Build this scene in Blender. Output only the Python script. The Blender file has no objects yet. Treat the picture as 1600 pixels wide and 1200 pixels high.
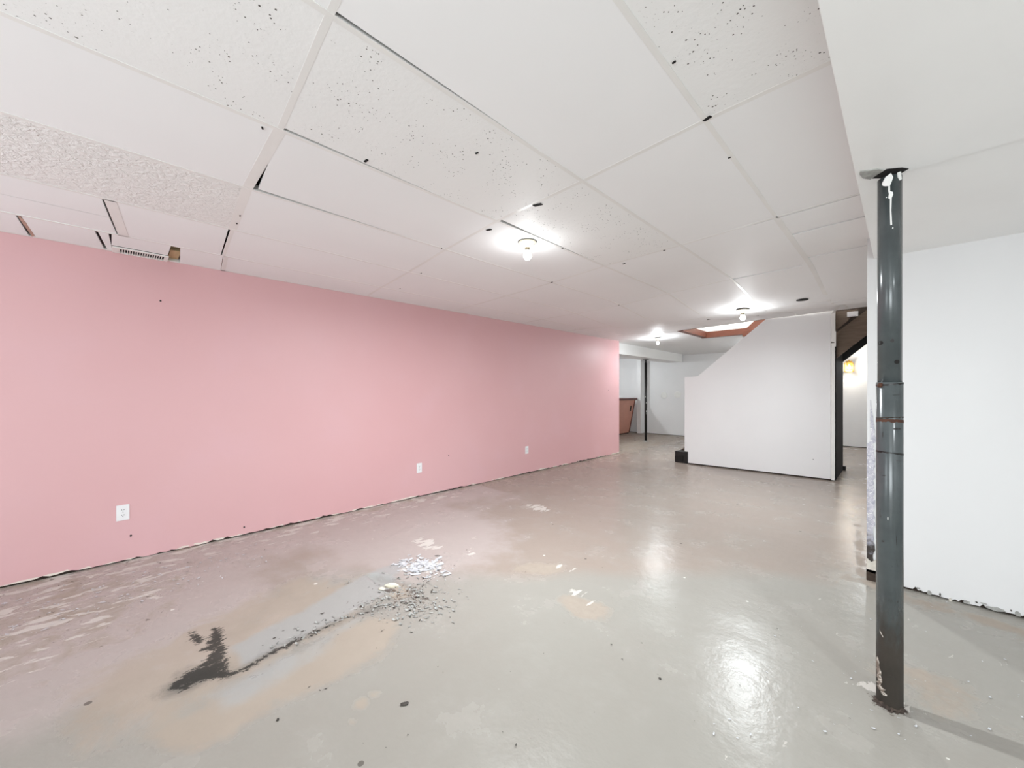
import bpy, bmesh, math, random
import numpy as np
from mathutils import Vector, Matrix

S = bpy.context.scene
C = S.collection
PI = math.pi
R = random.Random(7)

# ------------------------------------------------------------------ camera
CAM_H = 1.30; FPX = 610.0; CX = 800.0; CY = 611.0
cd = bpy.data.cameras.new('camera'); cam = bpy.data.objects.new('camera', cd); C.objects.link(cam)
cd.sensor_width = 36; cd.lens = FPX/1600*36; cd.shift_y = 11/1600; cd.clip_start = .02
cam.location = (0, 0, CAM_H); cam.rotation_euler = (PI/2, 0, PI/4)
S.camera = cam
# ------------------------------------------------------------------ light and exposure
S.view_settings.view_transform = 'Standard'; S.view_settings.look = 'None'
S.view_settings.gamma = 1; S.view_settings.use_curve_mapping = False
S.view_settings.exposure = 0.98
w = bpy.data.worlds.new('world'); S.world = w; w.use_nodes = True
w.node_tree.nodes['Background'].inputs[0].default_value = (.9, .95, 1, 1)
w.node_tree.nodes['Background'].inputs[1].default_value = 1.0
K = 1.0
def area(name, loc, rot, sx, sy, power, col=(1, 1, 1)):
    l = bpy.data.lights.new(name, 'AREA'); l.shape = 'RECTANGLE'; l.size = sx; l.size_y = sy
    l.energy = power*K; l.color = col
    o = bpy.data.objects.new(name, l); C.objects.link(o); o.location = loc; o.rotation_euler = rot
    return o
# fill light added behind the camera, set in two made-up glass doors
area('rear_fill', (-2.6, -2.62, .98), (PI/2+.6, 0, 0), 1.9, 1.7, 15, (.93, 1, 1.03))
area('rear_fill', (0.9, -2.62, .98), (PI/2+.6, 0, 0), 1.9, 1.7, 56, (.93, 1, 1.03))
def bulb_or_fill(loc, power, col=(.94, 1, 1.03), r=.035):
    l = bpy.data.lights.new('bulb_or_fill', 'POINT'); l.energy = power*K; l.color = col; l.shadow_soft_size = r
    o = bpy.data.objects.new('bulb_or_fill', l); C.objects.link(o); o.location = loc
    return o
def disc_light(loc, power, col=(.94, 1, 1.03)):      # downward part of a bulb's light; one more hangs unseen as added fill
    l = bpy.data.lights.new('bulb_or_fill_disc', 'AREA'); l.shape = 'DISK'; l.size = .07; l.energy = power*K; l.color = col
    o = bpy.data.objects.new('bulb_or_fill_disc', l); C.objects.link(o); o.location = loc; return o
LAMPS = [(-1.864, 2.017, 2.348, 1.4, 33), (-1.30, 5.06, 2.238, 3.2, 19), (-3.42, 7.5, 2.345, 7.5, 7)]
bulb_or_fill((-6.4, 9.3, 2.0), 24); bulb_or_fill((-.4, 9.6, 2.1), 10)  # added unseen fills for the bar side and the corridor, no fixtures
bulb_or_fill((-1.9, 9.7, 2.05), 11); disc_light((1.6, .3, 2.15), 18)  # more added fill, hidden beyond the stairs and right of the camera

# ------------------------------------------------------------------ helpers
def floorpt(px, py, h=0.0):
    z = FPX*(CAM_H-h)/(py-CY); a = (px-CX)/FPX*z
    return ((-z+a)*.70710678, (z+a)*.70710678)
def mesh(name, vs, fs, mat, parent=None, smooth=False, kind=None, loc=None):
    me = bpy.data.meshes.new(name); me.from_pydata([tuple(v) for v in vs], [], fs); me.update()
    o = bpy.data.objects.new(name, me); C.objects.link(o)
    if mat: me.materials.append(mat)
    if smooth:
        for p in me.polygons: p.use_smooth = True
    if parent: o.parent = parent
    if kind: o['kind'] = kind
    if loc: o.location = loc
    return o
class MB:
    def __init__(s): s.v = []; s.f = []
    def add(s, vs, fs):
        n = len(s.v); s.v += [tuple(v) for v in vs]; s.f += [tuple(i+n for i in f) for f in fs]; return s
    def box(s, x0, y0, z0, x1, y1, z1):
        return s.add([(x0,y0,z0),(x1,y0,z0),(x1,y1,z0),(x0,y1,z0),(x0,y0,z1),(x1,y0,z1),(x1,y1,z1),(x0,y1,z1)],
                     [(0,3,2,1),(4,5,6,7),(0,1,5,4),(1,2,6,5),(2,3,7,6),(3,0,4,7)])
    def lathe(s, prof, n=24, c=(0,0,0), cap=True):
        vs = []; fs = []
        for r, z in prof:
            for i in range(n):
                a = 2*PI*i/n; vs.append((c[0]+r*math.cos(a), c[1]+r*math.sin(a), c[2]+z))
        for k in range(len(prof)-1):
            for i in range(n):
                j = (i+1) % n; fs.append((k*n+i, k*n+j, (k+1)*n+j, (k+1)*n+i))
        if cap:
            fs.append(tuple(range(n))[::-1]); fs.append(tuple((len(prof)-1)*n+i for i in range(n)))
        return s.add(vs, fs)
    def prism(s, poly, axis, a, b):
        """poly: 2D points; extruded along axis 'x','y','z' from a to b"""
        n = len(poly); vs = []
        for t in (a, b):
            for p, q in poly:
                vs.append({'y': (p, t, q), 'x': (t, p, q), 'z': (p, q, t)}[axis])
        fs = [tuple(range(n)), tuple(range(2*n-1, n-1, -1))]
        for i in range(n):
            j = (i+1) % n; fs.append((i, i+n, j+n, j))
        return s.add(vs, fs)
    def build(s, name, mat, parent=None, smooth=False, bevel=0, kind=None, loc=None):
        o = mesh(name, s.v, s.f, mat, parent, smooth, kind, loc)
        bm = bmesh.new(); bm.from_mesh(o.data); bmesh.ops.recalc_face_normals(bm, faces=bm.faces)
        if bevel:
            bmesh.ops.bevel(bm, geom=[e for e in bm.edges if len(e.link_faces) == 2 and e.calc_face_angle(0) > .6],
                            offset=bevel, segments=2, affect='EDGES', profile=.6)
        bm.to_mesh(o.data); bm.free()
        return o
def tag(o, label, cat, group=None):
    o['label'] = label; o['category'] = cat
    if group: o['group'] = group
    return o
def thing(name, label, cat, loc, rotz=0, group=None):
    o = bpy.data.objects.new(name, None); C.objects.link(o); o.location = loc; o.rotation_euler = (0, 0, rotz)
    return tag(o, label, cat, group)

# ------------------------------------------------------------------ materials
def sl(c): return tuple(((x/12.92) if x <= .04045 else ((x+.055)/1.055)**2.4) for x in c)
class NT:
    def __init__(s, name):
        s.m = bpy.data.materials.new(name); s.m.use_nodes = True
        s.t = s.m.node_tree; s.n = s.t.nodes; s.b = s.n['Principled BSDF']
    def new(s, ty, **k):
        nd = s.n.new(ty)
        for a, v in k.items():
            if a.startswith('_'): setattr(nd, a[1:], v)
        return nd
    def link(s, a, b): s.t.links.new(a, b)
    def coord(s, scale=(1, 1, 1), kind='Object'):
        tc = s.n.new('ShaderNodeTexCoord'); mp = s.n.new('ShaderNodeMapping'); mp.inputs['Scale'].default_value = scale
        s.link(tc.outputs[kind], mp.inputs['Vector']); return mp.outputs['Vector']
    def noise(s, vec, scale, detail=4, rough=.55, dist=0):
        n = s.n.new('ShaderNodeTexNoise'); n.inputs['Scale'].default_value = scale; n.inputs['Detail'].default_value = detail
        n.inputs['Roughness'].default_value = rough; n.inputs['Distortion'].default_value = dist
        s.link(vec, n.inputs['Vector']); return n.outputs['Fac']
    def ramp(s, fac, a, b, ca=0, cb=1):
        r = s.n.new('ShaderNodeMapRange'); r.interpolation_type = 'SMOOTHSTEP'
        for i, v in zip(('From Min', 'From Max', 'To Min', 'To Max'), (a, b, ca, cb)): r.inputs[i].default_value = v
        s.link(fac, r.inputs['Value']); return r.outputs['Result']
    def math(s, op, a, b=None, clamp=False):
        m = s.n.new('ShaderNodeMath'); m.operation = op; m.use_clamp = clamp
        for i, v in enumerate((a, b)):
            if v is None: continue
            if isinstance(v, (int, float)): m.inputs[i].default_value = v
            else: s.link(v, m.inputs[i])
        return m.outputs[0]
    def mix(s, fac, a, b):
        m = s.n.new('ShaderNodeMix'); m.data_type = 'RGBA'
        for sock, v in ((m.inputs[0], fac), (m.inputs[6], a), (m.inputs[7], b)):
            if isinstance(v, (int, float)): sock.default_value = v
            elif isinstance(v, tuple): sock.default_value = (*v[:3], 1)
            else: s.link(v, sock)
        return m.outputs[2]
    def bump(s, h, strength=.3, dist=.002):
        b = s.n.new('ShaderNodeBump'); b.inputs['Strength'].default_value = strength; b.inputs['Distance'].default_value = dist
        s.link(h, b.inputs['Height']); s.link(b.outputs[0], s.b.inputs['Normal'])
    def attr(s, name):
        a = s.n.new('ShaderNodeAttribute'); a.attribute_name = name; return a.outputs['Fac']
    def set(s, col=None, rough=None, metal=None):
        if col is not None:
            if isinstance(col, tuple): s.b.inputs['Base Color'].default_value = (*col[:3], 1)
            else: s.link(col, s.b.inputs['Base Color'])
        if rough is not None:
            if isinstance(rough, (int, float)): s.b.inputs['Roughness'].default_value = rough
            else: s.link(rough, s.b.inputs['Roughness'])
        if metal is not None: s.b.inputs['Metallic'].default_value = metal
        return s.m
def plain(name, c, rough=.5, var=.05, scale=8, metal=0, bump=.15):
    t = NT(name); v = t.coord(); n = t.noise(v, scale)
    c = sl(c)
    t.set(t.mix(t.ramp(n, .3, .7), tuple(x*(1-var) for x in c), tuple(min(1, x*(1+var)) for x in c)), rough, metal)
    if bump: t.bump(t.noise(v, scale*12, 3), bump, .001)
    return t.m
def emis(name, col, st):
    t = NT(name); t.set((0, 0, 0), .5)
    t.b.inputs['Emission Color'].default_value = (*col, 1); t.b.inputs['Emission Strength'].default_value = st
    return t.m
WHITE = (.925, .922, .915)
m_wall = plain('white_wall_paint', (.925, .925, .925), .45, .012, 1.5)
m_soffit = plain('white_soffit_paint', (.955, .955, .95), .4, .012, 2)
m_trim = plain('white_trim', (.93, .93, .915), .45, .02, 5)
m_tbar = plain('grid_bar_paint', (.905, .90, .888), .4, .03, 3)
m_dark = plain('dark_void', (.07, .06, .055), .9, .2, 6)
m_joist = plain('dark_brown_joist_wood', (.23, .19, .165), .8, .3, 10)
m_sill = plain('dark_sill_plate', (.20, .16, .13), .9, .3, 20)
m_black = plain('black_paint_and_shade', (.06, .058, .055), .4, .3, 12)
m_brass = plain('brass', (.80, .62, .30), .3, .1, 20, 1)
m_porc = plain('ivory_porcelain', (.86, .83, .75), .3, .03, 20)
m_metal = plain('socket_metal', (.55, .52, .45), .35, .1, 30, 1)
m_plastic = plain('white_plastic', (.93, .93, .935), .3, .01, 20, 0, 0)
m_slot = plain('socket_slot', (.12, .11, .11), .6, .1, 20, 0, 0)
m_regm = plain('white_register_metal', (.93, .925, .91), .35, .02, 20)
m_bulb = emis('lit_bulb_glass', (1, .97, .9), 14)

# tiles
def tile_mat(kind):
    t = NT('ceiling_tile_'+kind); v = t.coord((1, 1, 1))
    if kind == 'smooth':
        n = t.noise(v, 1.3, 3); t.set(t.mix(n, sl((.92, .92, .92)), sl((.95, .95, .95))), .6)
        t.bump(t.noise(v, 2.2, 3), .3, .004)
    elif kind == 'fissured':
        mp = t.coord((1, 1, 1)); d = t.noise(mp, 6, 3, .6)
        vo = t.n.new('ShaderNodeTexVoronoi'); vo.inputs['Scale'].default_value = 105; vo.feature = 'F1'
        t.link(mp, vo.inputs['Vector'])
        sep = t.n.new('ShaderNodeSeparateColor'); t.link(vo.outputs['Color'], sep.inputs[0])
        rad = t.math('MULTIPLY', t.math('POWER', sep.outputs[0], 4.0), .36)
        rad = t.math('MULTIPLY', rad, t.ramp(d, .38, .6))
        hole = t.math('LESS_THAN', vo.outputs['Distance'], rad)
        fine = t.ramp(t.noise(mp, 120, 2, .6), .62, .70)
        fine = t.math('MULTIPLY', fine, t.ramp(d, .45, .6))
        base = t.mix(t.noise(v, 1.2, 3), sl((.91, .91, .905)), sl((.945, .945, .94)))
        base = t.mix(t.math('MULTIPLY', fine, .22), base, sl((.60, .60, .58)))
        t.set(t.mix(hole, base, sl((.33, .32, .30))), .6)
        t.bump(t.math('ADD', t.noise(mp, 40, 4), t.math('MULTIPLY', hole, -1.5)), .35, .003)
    elif kind == 'brushed':       # rough textured plaster tile
        mp = t.coord((1, 1, 1)); n = t.noise(mp, 34, 4, .6, .8)
        t.set(t.mix(t.noise(v, 1.5, 3), sl((.91, .908, .90)), sl((.94, .94, .93))), .45)
        t.bump(n, .9, .012)
    elif kind == 'drywall':
        t.set(t.mix(t.noise(v, .9, 3), sl((.90, .90, .90)), sl((.94, .94, .94))), .35)
        t.bump(t.noise(v, 1.2, 2), .5, .01)
    return t.m
MT = {k: tile_mat(k) for k in ('smooth', 'fissured', 'brushed', 'drywall')}

# pink wall
t = NT('pink_wall_paint'); v = t.coord(); n = t.noise(v, .55, 3); n2 = t.noise(v, 2.2, 4)
c = t.mix(t.ramp(n, .3, .7), sl((.845, .665, .675)), sl((.855, .685, .695)))
c = t.mix(t.math('MULTIPLY', t.ramp(n2, .5, .75), .25), c, sl((.855, .69, .72)))
geo = t.n.new('ShaderNodeSeparateXYZ'); t.link(v, geo.inputs[0])
low = t.ramp(geo.outputs['Z'], .05, .012)
ch = t.ramp(t.math('ADD', t.noise(t.coord((1, .35, 1)), 14, 4, .6), t.math('MULTIPLY', low, .34)), .80, .84)
c = t.mix(ch, c, sl((.90, .86, .82)))
t.set(c, .48); t.bump(t.noise(v, 60, 3), .12, .001); m_pink = t.m

# floor
t = NT('painted_concrete_floor'); v = t.coord()
n_big = t.noise(v, .7, 4, .55); n_mid = t.noise(v, 3.5, 5, .6); n_fin = t.noise(v, 22, 5, .65, .4); n_vf = t.noise(v, 90, 3, .6)
vs = t.coord((1.6, .55, 1)); n_str = t.noise(vs, 9, 5, .6, .3)
near = sl((.605, .593, .565)); far = sl((.615, .568, .53)); lil = sl((.69, .65, .635))
c = t.mix(t.ramp(t.math('ADD', t.attr('far'), t.math('MULTIPLY', t.math('SUBTRACT', n_mid, .5), .25)), .3, .7), near, far)
c = t.mix(t.math('MULTIPLY', t.ramp(n_big, .35, .7), .35), c, sl((.575, .545, .515)))
c = t.mix(t.math('MULTIPLY', t.ramp(n_mid, .45, .75), .35), c, sl((.645, .635, .61)))
def mask(name, nz, amp, a, b):
    at_ = t.attr(name)
    return t.math('MULTIPLY', t.ramp(t.math('ADD', at_, t.math('MULTIPLY', t.math('SUBTRACT', nz, .5), amp)), a, b), t.ramp(at_, 0, .12))
lm = t.math('MULTIPLY', mask('lilac', n_mid, 1.0, .25, .75), t.ramp(t.attr('lilac'), 0, .25))
c = t.mix(t.math('MULTIPLY', lm, .85), c, lil)
worn = mask('worn', t.noise(v, 6, 6, .65, .4), 1.5, .40, .75); worn = t.math('MULTIPLY', worn, t.ramp(t.attr('worn'), 0, .12))
c = t.mix(t.math('MULTIPLY', worn, .85), c, t.mix(n_fin, sl((.585, .535, .49)), sl((.68, .635, .585))))
tan = mask('tan', t.noise(v, 5.5, 6, .68, .5), 1.7, .22, .85)
c = t.mix(t.math('MULTIPLY', tan, .72), c, t.mix(n_mid, sl((.625, .57, .515)), sl((.69, .635, .58))))
wht = t.math('MULTIPLY', mask('white', n_str, 2.0, .66, .73), t.ramp(t.attr('white'), 0, .12))
c = t.mix(t.math('MULTIPLY', wht, .85), c, sl((.80, .775, .75)))
gry = mask('grey', n_mid, .8, .3, .7)
c = t.mix(t.math('MULTIPLY', gry, .8), c, sl((.63, .632, .628)))
chipm = mask('speck', n_fin, 2.6, .80, .84)
c = t.mix(t.math('MULTIPLY', chipm, .8), c, sl((.42, .39, .36)))
smk = mask('smoke', t.noise(v, 9, 6, .7, .4), 1.0, .25, .95)
c = t.mix(t.math('MULTIPLY', smk, .8), c, sl((.36, .37, .355)))
drk = mask('dark', t.noise(t.coord((1.4, .7, 1)), 30, 6, .75, .8), 3.4, .36, .60)
c = t.mix(t.math('MULTIPLY', drk, .93), c, t.mix(n_mid, sl((.13, .13, .12)), sl((.23, .235, .22))))
sp = t.n.new('ShaderNodeTexVoronoi'); sp.inputs['Scale'].default_value = 7.5; t.link(v, sp.inputs['Vector'])
sc = t.n.new('ShaderNodeSeparateColor'); t.link(sp.outputs['Color'], sc.inputs[0])
dot = t.math('LESS_THAN', sp.outputs['Distance'], t.math('MULTIPLY', t.math('POWER', sc.outputs[0], 6.0), .10))
c = t.mix(t.math('MULTIPLY', dot, .7), c, t.mix(t.math('GREATER_THAN', sc.outputs[1], .5), sl((.30, .28, .26)), sl((.90, .89, .86))))
hg = t.math('MAXIMUM', worn, t.math('MAXIMUM', tan, wht))
rg = t.math('ADD', .26, t.math('MULTIPLY', hg, .35)); rg = t.math('ADD', rg, t.math('MULTIPLY', t.math('SUBTRACT', n_mid, .5), .12))
t.set(c, rg); t.b.inputs['Specular IOR Level'].default_value = .22
bh = t.math('ADD', t.math('MULTIPLY', wht, .9), t.math('MULTIPLY', hg, -.5))
bh = t.math('ADD', bh, t.math('MULTIPLY', n_mid, 2.2)); bh = t.math('ADD', bh, t.math('MULTIPLY', n_fin, .28)); bh = t.math('ADD', bh, t.math('MULTIPLY', n_vf, .08))
t.bump(bh, .22, .012); m_floor = t.m

# pole paint: slate green grey, rust and dirt toward the foot
t = NT('slate_pole_paint'); v = t.coord(); g = t.n.new('ShaderNodeSeparateXYZ'); t.link(v, g.inputs[0])
nm = t.noise(v, 9, 4); nf = t.noise(t.coord((1, 1, .3)), 40, 5, .65)
c = t.mix(t.ramp(nm, .3, .7), sl((.25, .275, .28)), sl((.29, .315, .32)))
scr = t.math('MULTIPLY', t.ramp(nf, .66, .72), t.ramp(g.outputs['Z'], 1.25, .3))
c = t.mix(t.math('MULTIPLY', scr, .8), c, sl((.13, .12, .11)))
dirt = t.ramp(t.math('ADD', g.outputs['Z'], t.math('MULTIPLY', t.math('SUBTRACT', nf, .5), .5)), .46, .20)
c = t.mix(t.math('MULTIPLY', dirt, .9), c, t.mix(nm, sl((.20, .175, .15)), sl((.31, .275, .24))))
t.set(c, t.math('ADD', .22, t.math('MULTIPLY', dirt, .45))); t.b.inputs['Metallic'].default_value = .0
t.b.inputs['Specular IOR Level'].default_value = .6
t.bump(nf, .15, .001); m_pole = t.m
t = NT('rust'); v = t.coord(); t.set(t.mix(t.noise(v, 60), sl((.17, .11, .09)), sl((.35, .20, .12))), .8); m_rust = t.m
t = NT('dripped_white_paint'); t.set(sl((.92, .92, .91)), .35); m_drip = t.m
t = NT('bare_scraped_patch'); v = t.coord(); t.set(t.mix(t.ramp(t.noise(v, 70), .45, .6), sl((.45, .40, .36)), sl((.80, .77, .73))), .7); m_scrape = t.m
# wood materials
t = NT('reddish_trim_wood'); v = t.coord((3, 3, 30)); t.set(t.mix(t.noise(v, 3, 5), sl((.30, .16, .11)), sl((.50, .29, .21))), .45); m_redwood = t.m
t = NT('stained_stair_wood'); v = t.coord((3, 3, 20)); t.set(t.mix(t.noise(v, 2, 5), sl((.30, .25, .21)), sl((.50, .43, .37))), .75); m_stair = t.m
t = NT('raw_pine'); v = t.coord((8, 60, 8)); t.set(t.mix(t.noise(v, 1, 5), sl((.72, .60, .44)), sl((.84, .74, .58))), .75); m_pine = t.m
m_barfront = plain('terracotta_pink_bar_front', (.80, .58, .51), .5, .05, 3)
m_bartop = plain('dark_red_countertop', (.38, .17, .13), .35, .15, 8)
# corner bead
t = NT('flaked_corner_bead_metal'); v = t.coord(); n = t.noise(v, 30, 5, .7); n2 = t.noise(v, 120, 2)
g = t.n.new('ShaderNodeSeparateXYZ'); t.link(v, g.inputs[0])
c = t.mix(t.ramp(n, .35, .65), sl((.62, .62, .67)), sl((.78, .77, .80)))
c = t.mix(t.ramp(n2, .60, .66), c, sl((.93, .93, .92)))
rl = t.ramp(t.math('ADD', g.outputs['Z'], t.math('MULTIPLY', n, -.5)), .10, -.05)
c = t.mix(rl, c, sl((.20, .17, .15))); t.set(c, .5); m_bead = t.m
m_plaster = plain('torn_plaster_edge', (.80, .78, .74), .9, .1, 30, 0, .6)
m_chip = plain('grey_paint_chip', (.60, .60, .585), .5, .25, 40, 0, 0)
m_chipd = plain('dark_paint_chip', (.24, .22, .20), .7, .3, 40, 0, 0)
m_chipw = plain('white_paint_flake', (.78, .785, .80), .45, .05, 40, 0, 0)
m_lump = plain('cream_plaster', (.90, .87, .79), .8, .08, 30, 0, .6)

# ------------------------------------------------------------------ floor mesh
def lines(*segs):
    out = []
    for a, b, st in segs: out += list(np.arange(a, b-1e-6, st))
    return np.array(out)
XL = np.append(lines((-8.2, -4.4, .1), (-4.4, .9, .02), (.9, 3.0, .1)), 3.0)
YL = np.append(lines((-2.7, -.7, .1), (-.7, 4.2, .02), (4.2, 12.3, .07)), 12.3)
XX, YY = np.meshgrid(XL, YL)           # rows are Y
def bump_noise(x, y, seed, n=14, f0=1.2):
    r = np.random.RandomState(seed); s = 0
    for k in range(n):
        f = f0*(1+k*.55); a = r.rand()*2*PI; ph = r.rand()*2*PI
        s = s+np.sin((x*math.cos(a)+y*math.sin(a))*f*2+ph)/(1+k*.35)
    return s/3.0
def blob(px, py, rx, ry, ang=0, soft=.5):
    """soft ellipse on the floor about a floor point, radii in metres"""
    x0, y0 = floorpt(px, py); c_, s_ = math.cos(ang), math.sin(ang)
    dx, dy = XX-x0, YY-y0; u = (dx*c_+dy*s_)/rx; v_ = (-dx*s_+dy*c_)/ry
    d = np.sqrt(u*u+v_*v_)
    return np.clip((1+soft-d)/(2*soft), 0, 1)
def poly_mask(pts, soft=.03):
    P = np.array([floorpt(*p) for p in pts]); ins = np.zeros(XX.shape, bool); dmin = np.full(XX.shape, 9.)
    for i in range(len(P)):
        a, b = P[i], P[(i+1) % len(P)]
        cond = ((a[1] > YY) != (b[1] > YY))
        with np.errstate(divide='ignore', invalid='ignore'):
            xi = (b[0]-a[0])*(YY-a[1])/(b[1]-a[1]+1e-12)+a[0]
        ins ^= cond & (XX < xi)
        ab = b-a; tt = np.clip(((XX-a[0])*ab[0]+(YY-a[1])*ab[1])/(ab@ab), 0, 1)
        dmin = np.minimum(dmin, np.hypot(XX-a[0]-tt*ab[0], YY-a[1]-tt*ab[1]))
    return np.clip(.5+np.where(ins, dmin, -dmin)/(2*soft), 0, 1)
def line_mask(pts, wd):
    P = np.array([floorpt(*p) for p in pts]); dmin = np.full(XX.shape, 9.)
    for a, b in zip(P[:-1], P[1:]):
        ab = b-a; tt = np.clip(((XX-a[0])*ab[0]+(YY-a[1])*ab[1])/(ab@ab), 0, 1)
        dmin = np.minimum(dmin, np.hypot(XX-a[0]-tt*ab[0], YY-a[1]-tt*ab[1]))
    return np.clip(1-dmin/wd, 0, 1)
mx = np.maximum
A = {}
bn = bump_noise(XX, YY, 3)
# floor tone shifts from greenish grey near to warm beige far, across a soft band
dv = (-(XX)*.707+YY*.707)
A['far'] = np.clip((dv-2.75+.12*bn)/.7+.5, 0, 1)
A['far'] = mx(A['far'], np.clip((XX*-1-2.55+.15*bn)/.6, 0, 1))
edgeL = np.clip(1-(XX+4.19)/1.2, 0, 1)
A['lilac'] = mx(np.clip(.75*edgeL+.2, 0, 1)*(YY < 3.5), mx(blob(640, 830, 1.0, .8), .9*blob(200, 960, .9, .8)))
A['worn'] = mx(.62*np.clip(1-(XX+4.19)/.45, 0, 1), mx(.55*blob(100, 950, .9, .7), .35*np.clip(1-(XX+4.19)/1.8, 0, 1)))
A['worn'] = mx(A['worn'], mx(.85*blob(845, 888, .22, .10, .8), 1.0*blob(912, 948, .17, .12)))
A['worn'] = mx(A['worn'], mx(.75*line_mask([(1340, 905), (1420, 935), (1600, 990), (1700, 1020)], .20), .6*blob(1460, 1080, .28, .2)))
A['worn'] = mx(A['worn'], .7*line_mask([(1342, 820), (1345, 900)], .07))
A['tan'] = mx(.85*poly_mask([(250, 1010), (330, 960), (470, 905), (600, 905), (560, 960), (420, 1040), (380, 1070), (240, 1150), (100, 1150), (120, 1060)], .12),
              .95*poly_mask([(520, 990), (580, 962), (622, 968), (612, 1010), (560, 1050), (440, 1100), (300, 1180), (220, 1150), (400, 1060)], .06))
A['tan'] = mx(A['tan'], mx(.7*blob(565, 1100, .035, .025), mx(.6*blob(550, 1127, .03, .02), .5*blob(585, 1085, .02, .015))))
A['grey'] = mx(.9*poly_mask([(375, 1045), (362, 1010), (470, 955), (560, 900), (640, 870), (600, 930), (500, 985)], .06),
               .55*poly_mask([(300, 1090), (480, 1000), (600, 940), (500, 1040), (330, 1130)], .08))
A['dark'] = mx(.95*poly_mask([(296, 985), (312, 992), (316, 1002), (305, 1008), (298, 1000)], .02),
               .92*poly_mask([(331, 981), (345, 980), (352, 1020), (359, 1052), (372, 1047), (352, 1060), (318, 1063), (285, 1080), (262, 1078), (290, 1052), (318, 1036), (334, 1015), (310, 1018), (325, 1005)], .018))
A['dark'] = mx(A['dark'], mx(.80*line_mask([(352, 1058), (390, 1043), (420, 1022), (450, 1008), (500, 985)], .028), .62*line_mask([(500, 985), (540, 966), (600, 950), (640, 930)], .02)))
A['white'] = mx(.66*edgeL*(YY < 3), mx(.58*blob(120, 930, .9, .7), .50*blob(60, 1000, .6, .5)))
A['white'] = mx(A['white'], mx(.78*blob(665, 850, .22, .12), mx(1.15*blob(657, 886, .15, .10, .9), mx(.8*blob(840, 793, .20, .12), .50*blob(870, 885, .2, .12)))))
A['white'] = mx(A['white'], mx(.55*blob(535, 955, .15, .12), mx(.55*blob(730, 862, .15, .06), .50*blob(915, 932, .2, .10))))
A['white'] = mx(A['white'], .30*(XX > -.6)*(dv < 2.6))
A['white'] = mx(A['white'], mx(.75*blob(1375, 1080, .09, .07), .8*blob(1400, 1100, .09, .07)))
A['smoke'] = mx(.8*poly_mask([(290, 1045), (330, 1025), (368, 1050), (310, 1078), (250, 1100), (235, 1085)], .07),
                mx(.62*line_mask([(352, 1058), (420, 1022), (500, 985), (600, 945)], .10), .35*blob(480, 1010, .3, .1, 1.1)))
A['speck'] = mx(.72*blob(640, 935, .22, .16), mx(.55*line_mask([(440, 1005), (560, 955), (620, 935), (690, 895), (720, 885)], .09), .45*blob(560, 955, .25, .15)))
A['speck'] = mx(A['speck'], .44*edgeL*(YY < 3))
A['speck'] = mx(A['speck'], .42*blob(150, 950, .9, .6))
A['speck'] = mx(A['speck'], mx(.6*line_mask([(0, 926), (300, 855), (600, 785), (960, 712)], .10), .75*blob(1385, 1100, .10, .08)))
Z = .0015*bn
pit = poly_mask([(576, 898), (590, 897), (638, 912), (645, 928), (618, 936), (606, 925)], .012)
Z = Z-.030*pit
A['tan'] = mx(A['tan'], .9*pit)
A['far'] = A['far']; ny, nx = XX.shape
idx = np.arange(ny*nx).reshape(ny, nx)
faces = np.stack([idx[:-1, :-1], idx[:-1, 1:], idx[1:, 1:], idx[1:, :-1]], -1).reshape(-1, 4)
co = np.stack([XX, YY, Z], -1).reshape(-1, 3).astype('f')
fm = bpy.data.meshes.new('floor'); fm.vertices.add(len(co)); fm.vertices.foreach_set('co', co.ravel())
fm.loops.add(faces.size); fm.loops.foreach_set('vertex_index', faces.ravel().astype('i'))
fm.polygons.add(len(faces)); fm.polygons.foreach_set('loop_start', np.arange(0, faces.size, 4, dtype='i'))
fm.update(calc_edges=True)
fm.polygons.foreach_set('use_smooth', np.ones(len(faces), bool))
for k, a in A.items():
    at = fm.attributes.new(k, 'FLOAT', 'POINT'); at.data.foreach_set('value', np.asarray(a, 'f').ravel())
fm.materials.append(m_floor)
floor = bpy.data.objects.new('floor', fm); C.objects.link(floor); floor['kind'] = 'structure'

# ------------------------------------------------------------------ walls
def struct(mb, name, mat, **k):
    o = mb.build(name, mat, **k); o['kind'] = 'structure'; return o
XW = -4.19
# pink wall: its lower edge is torn and stands clear of the slab, dark sill plate behind
def edged_wall(name, mat, p0, p1, thick_dir, z1, gap, amp, n, seed, parent=None, z_at=None):
    r = random.Random(seed); mb = MB(); vs = []; fs = []
    for i in range(n+1):
        u = i/n; x = p0[0]+(p1[0]-p0[0])*u; y = p0[1]+(p1[1]-p0[1])*u
        zb = gap+amp*(r.random()**7)+.004*math.sin(u*37)
        for dz in (zb, z1):
            vs.append((x, y, dz)); vs.append((x+thick_dir[0], y+thick_dir[1], dz))
    for i in range(n):
        a = i*4; b = a+4
        fs += [(a, b, b+2, a+2), (a+1, a+3, b+3, b+1), (a, a+1, b+1, b), (a+2, b+2, b+3, a+3)]
    e = n*4; fs += [(0, 2, 3, 1), (e, e+1, e+3, e+2)]
    mb.add(vs, fs); o = mb.build(name, mat, parent); return o
wl = edged_wall('wall_left', m_pink, (XW, -2.7), (XW, 7.36), (-.12, 0), 2.60, .010, .016, 300, 5); wl['kind'] = 'structure'
MB().box(XW-.11, -2.68, -.01, XW-.012, 7.34, .05).build('sill_plate', m_sill, wl)
MB().box(-8.1, 7.24, 0, XW-.12, 7.36, 2.60).build('return_wall', m_wall, wl)
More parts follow.
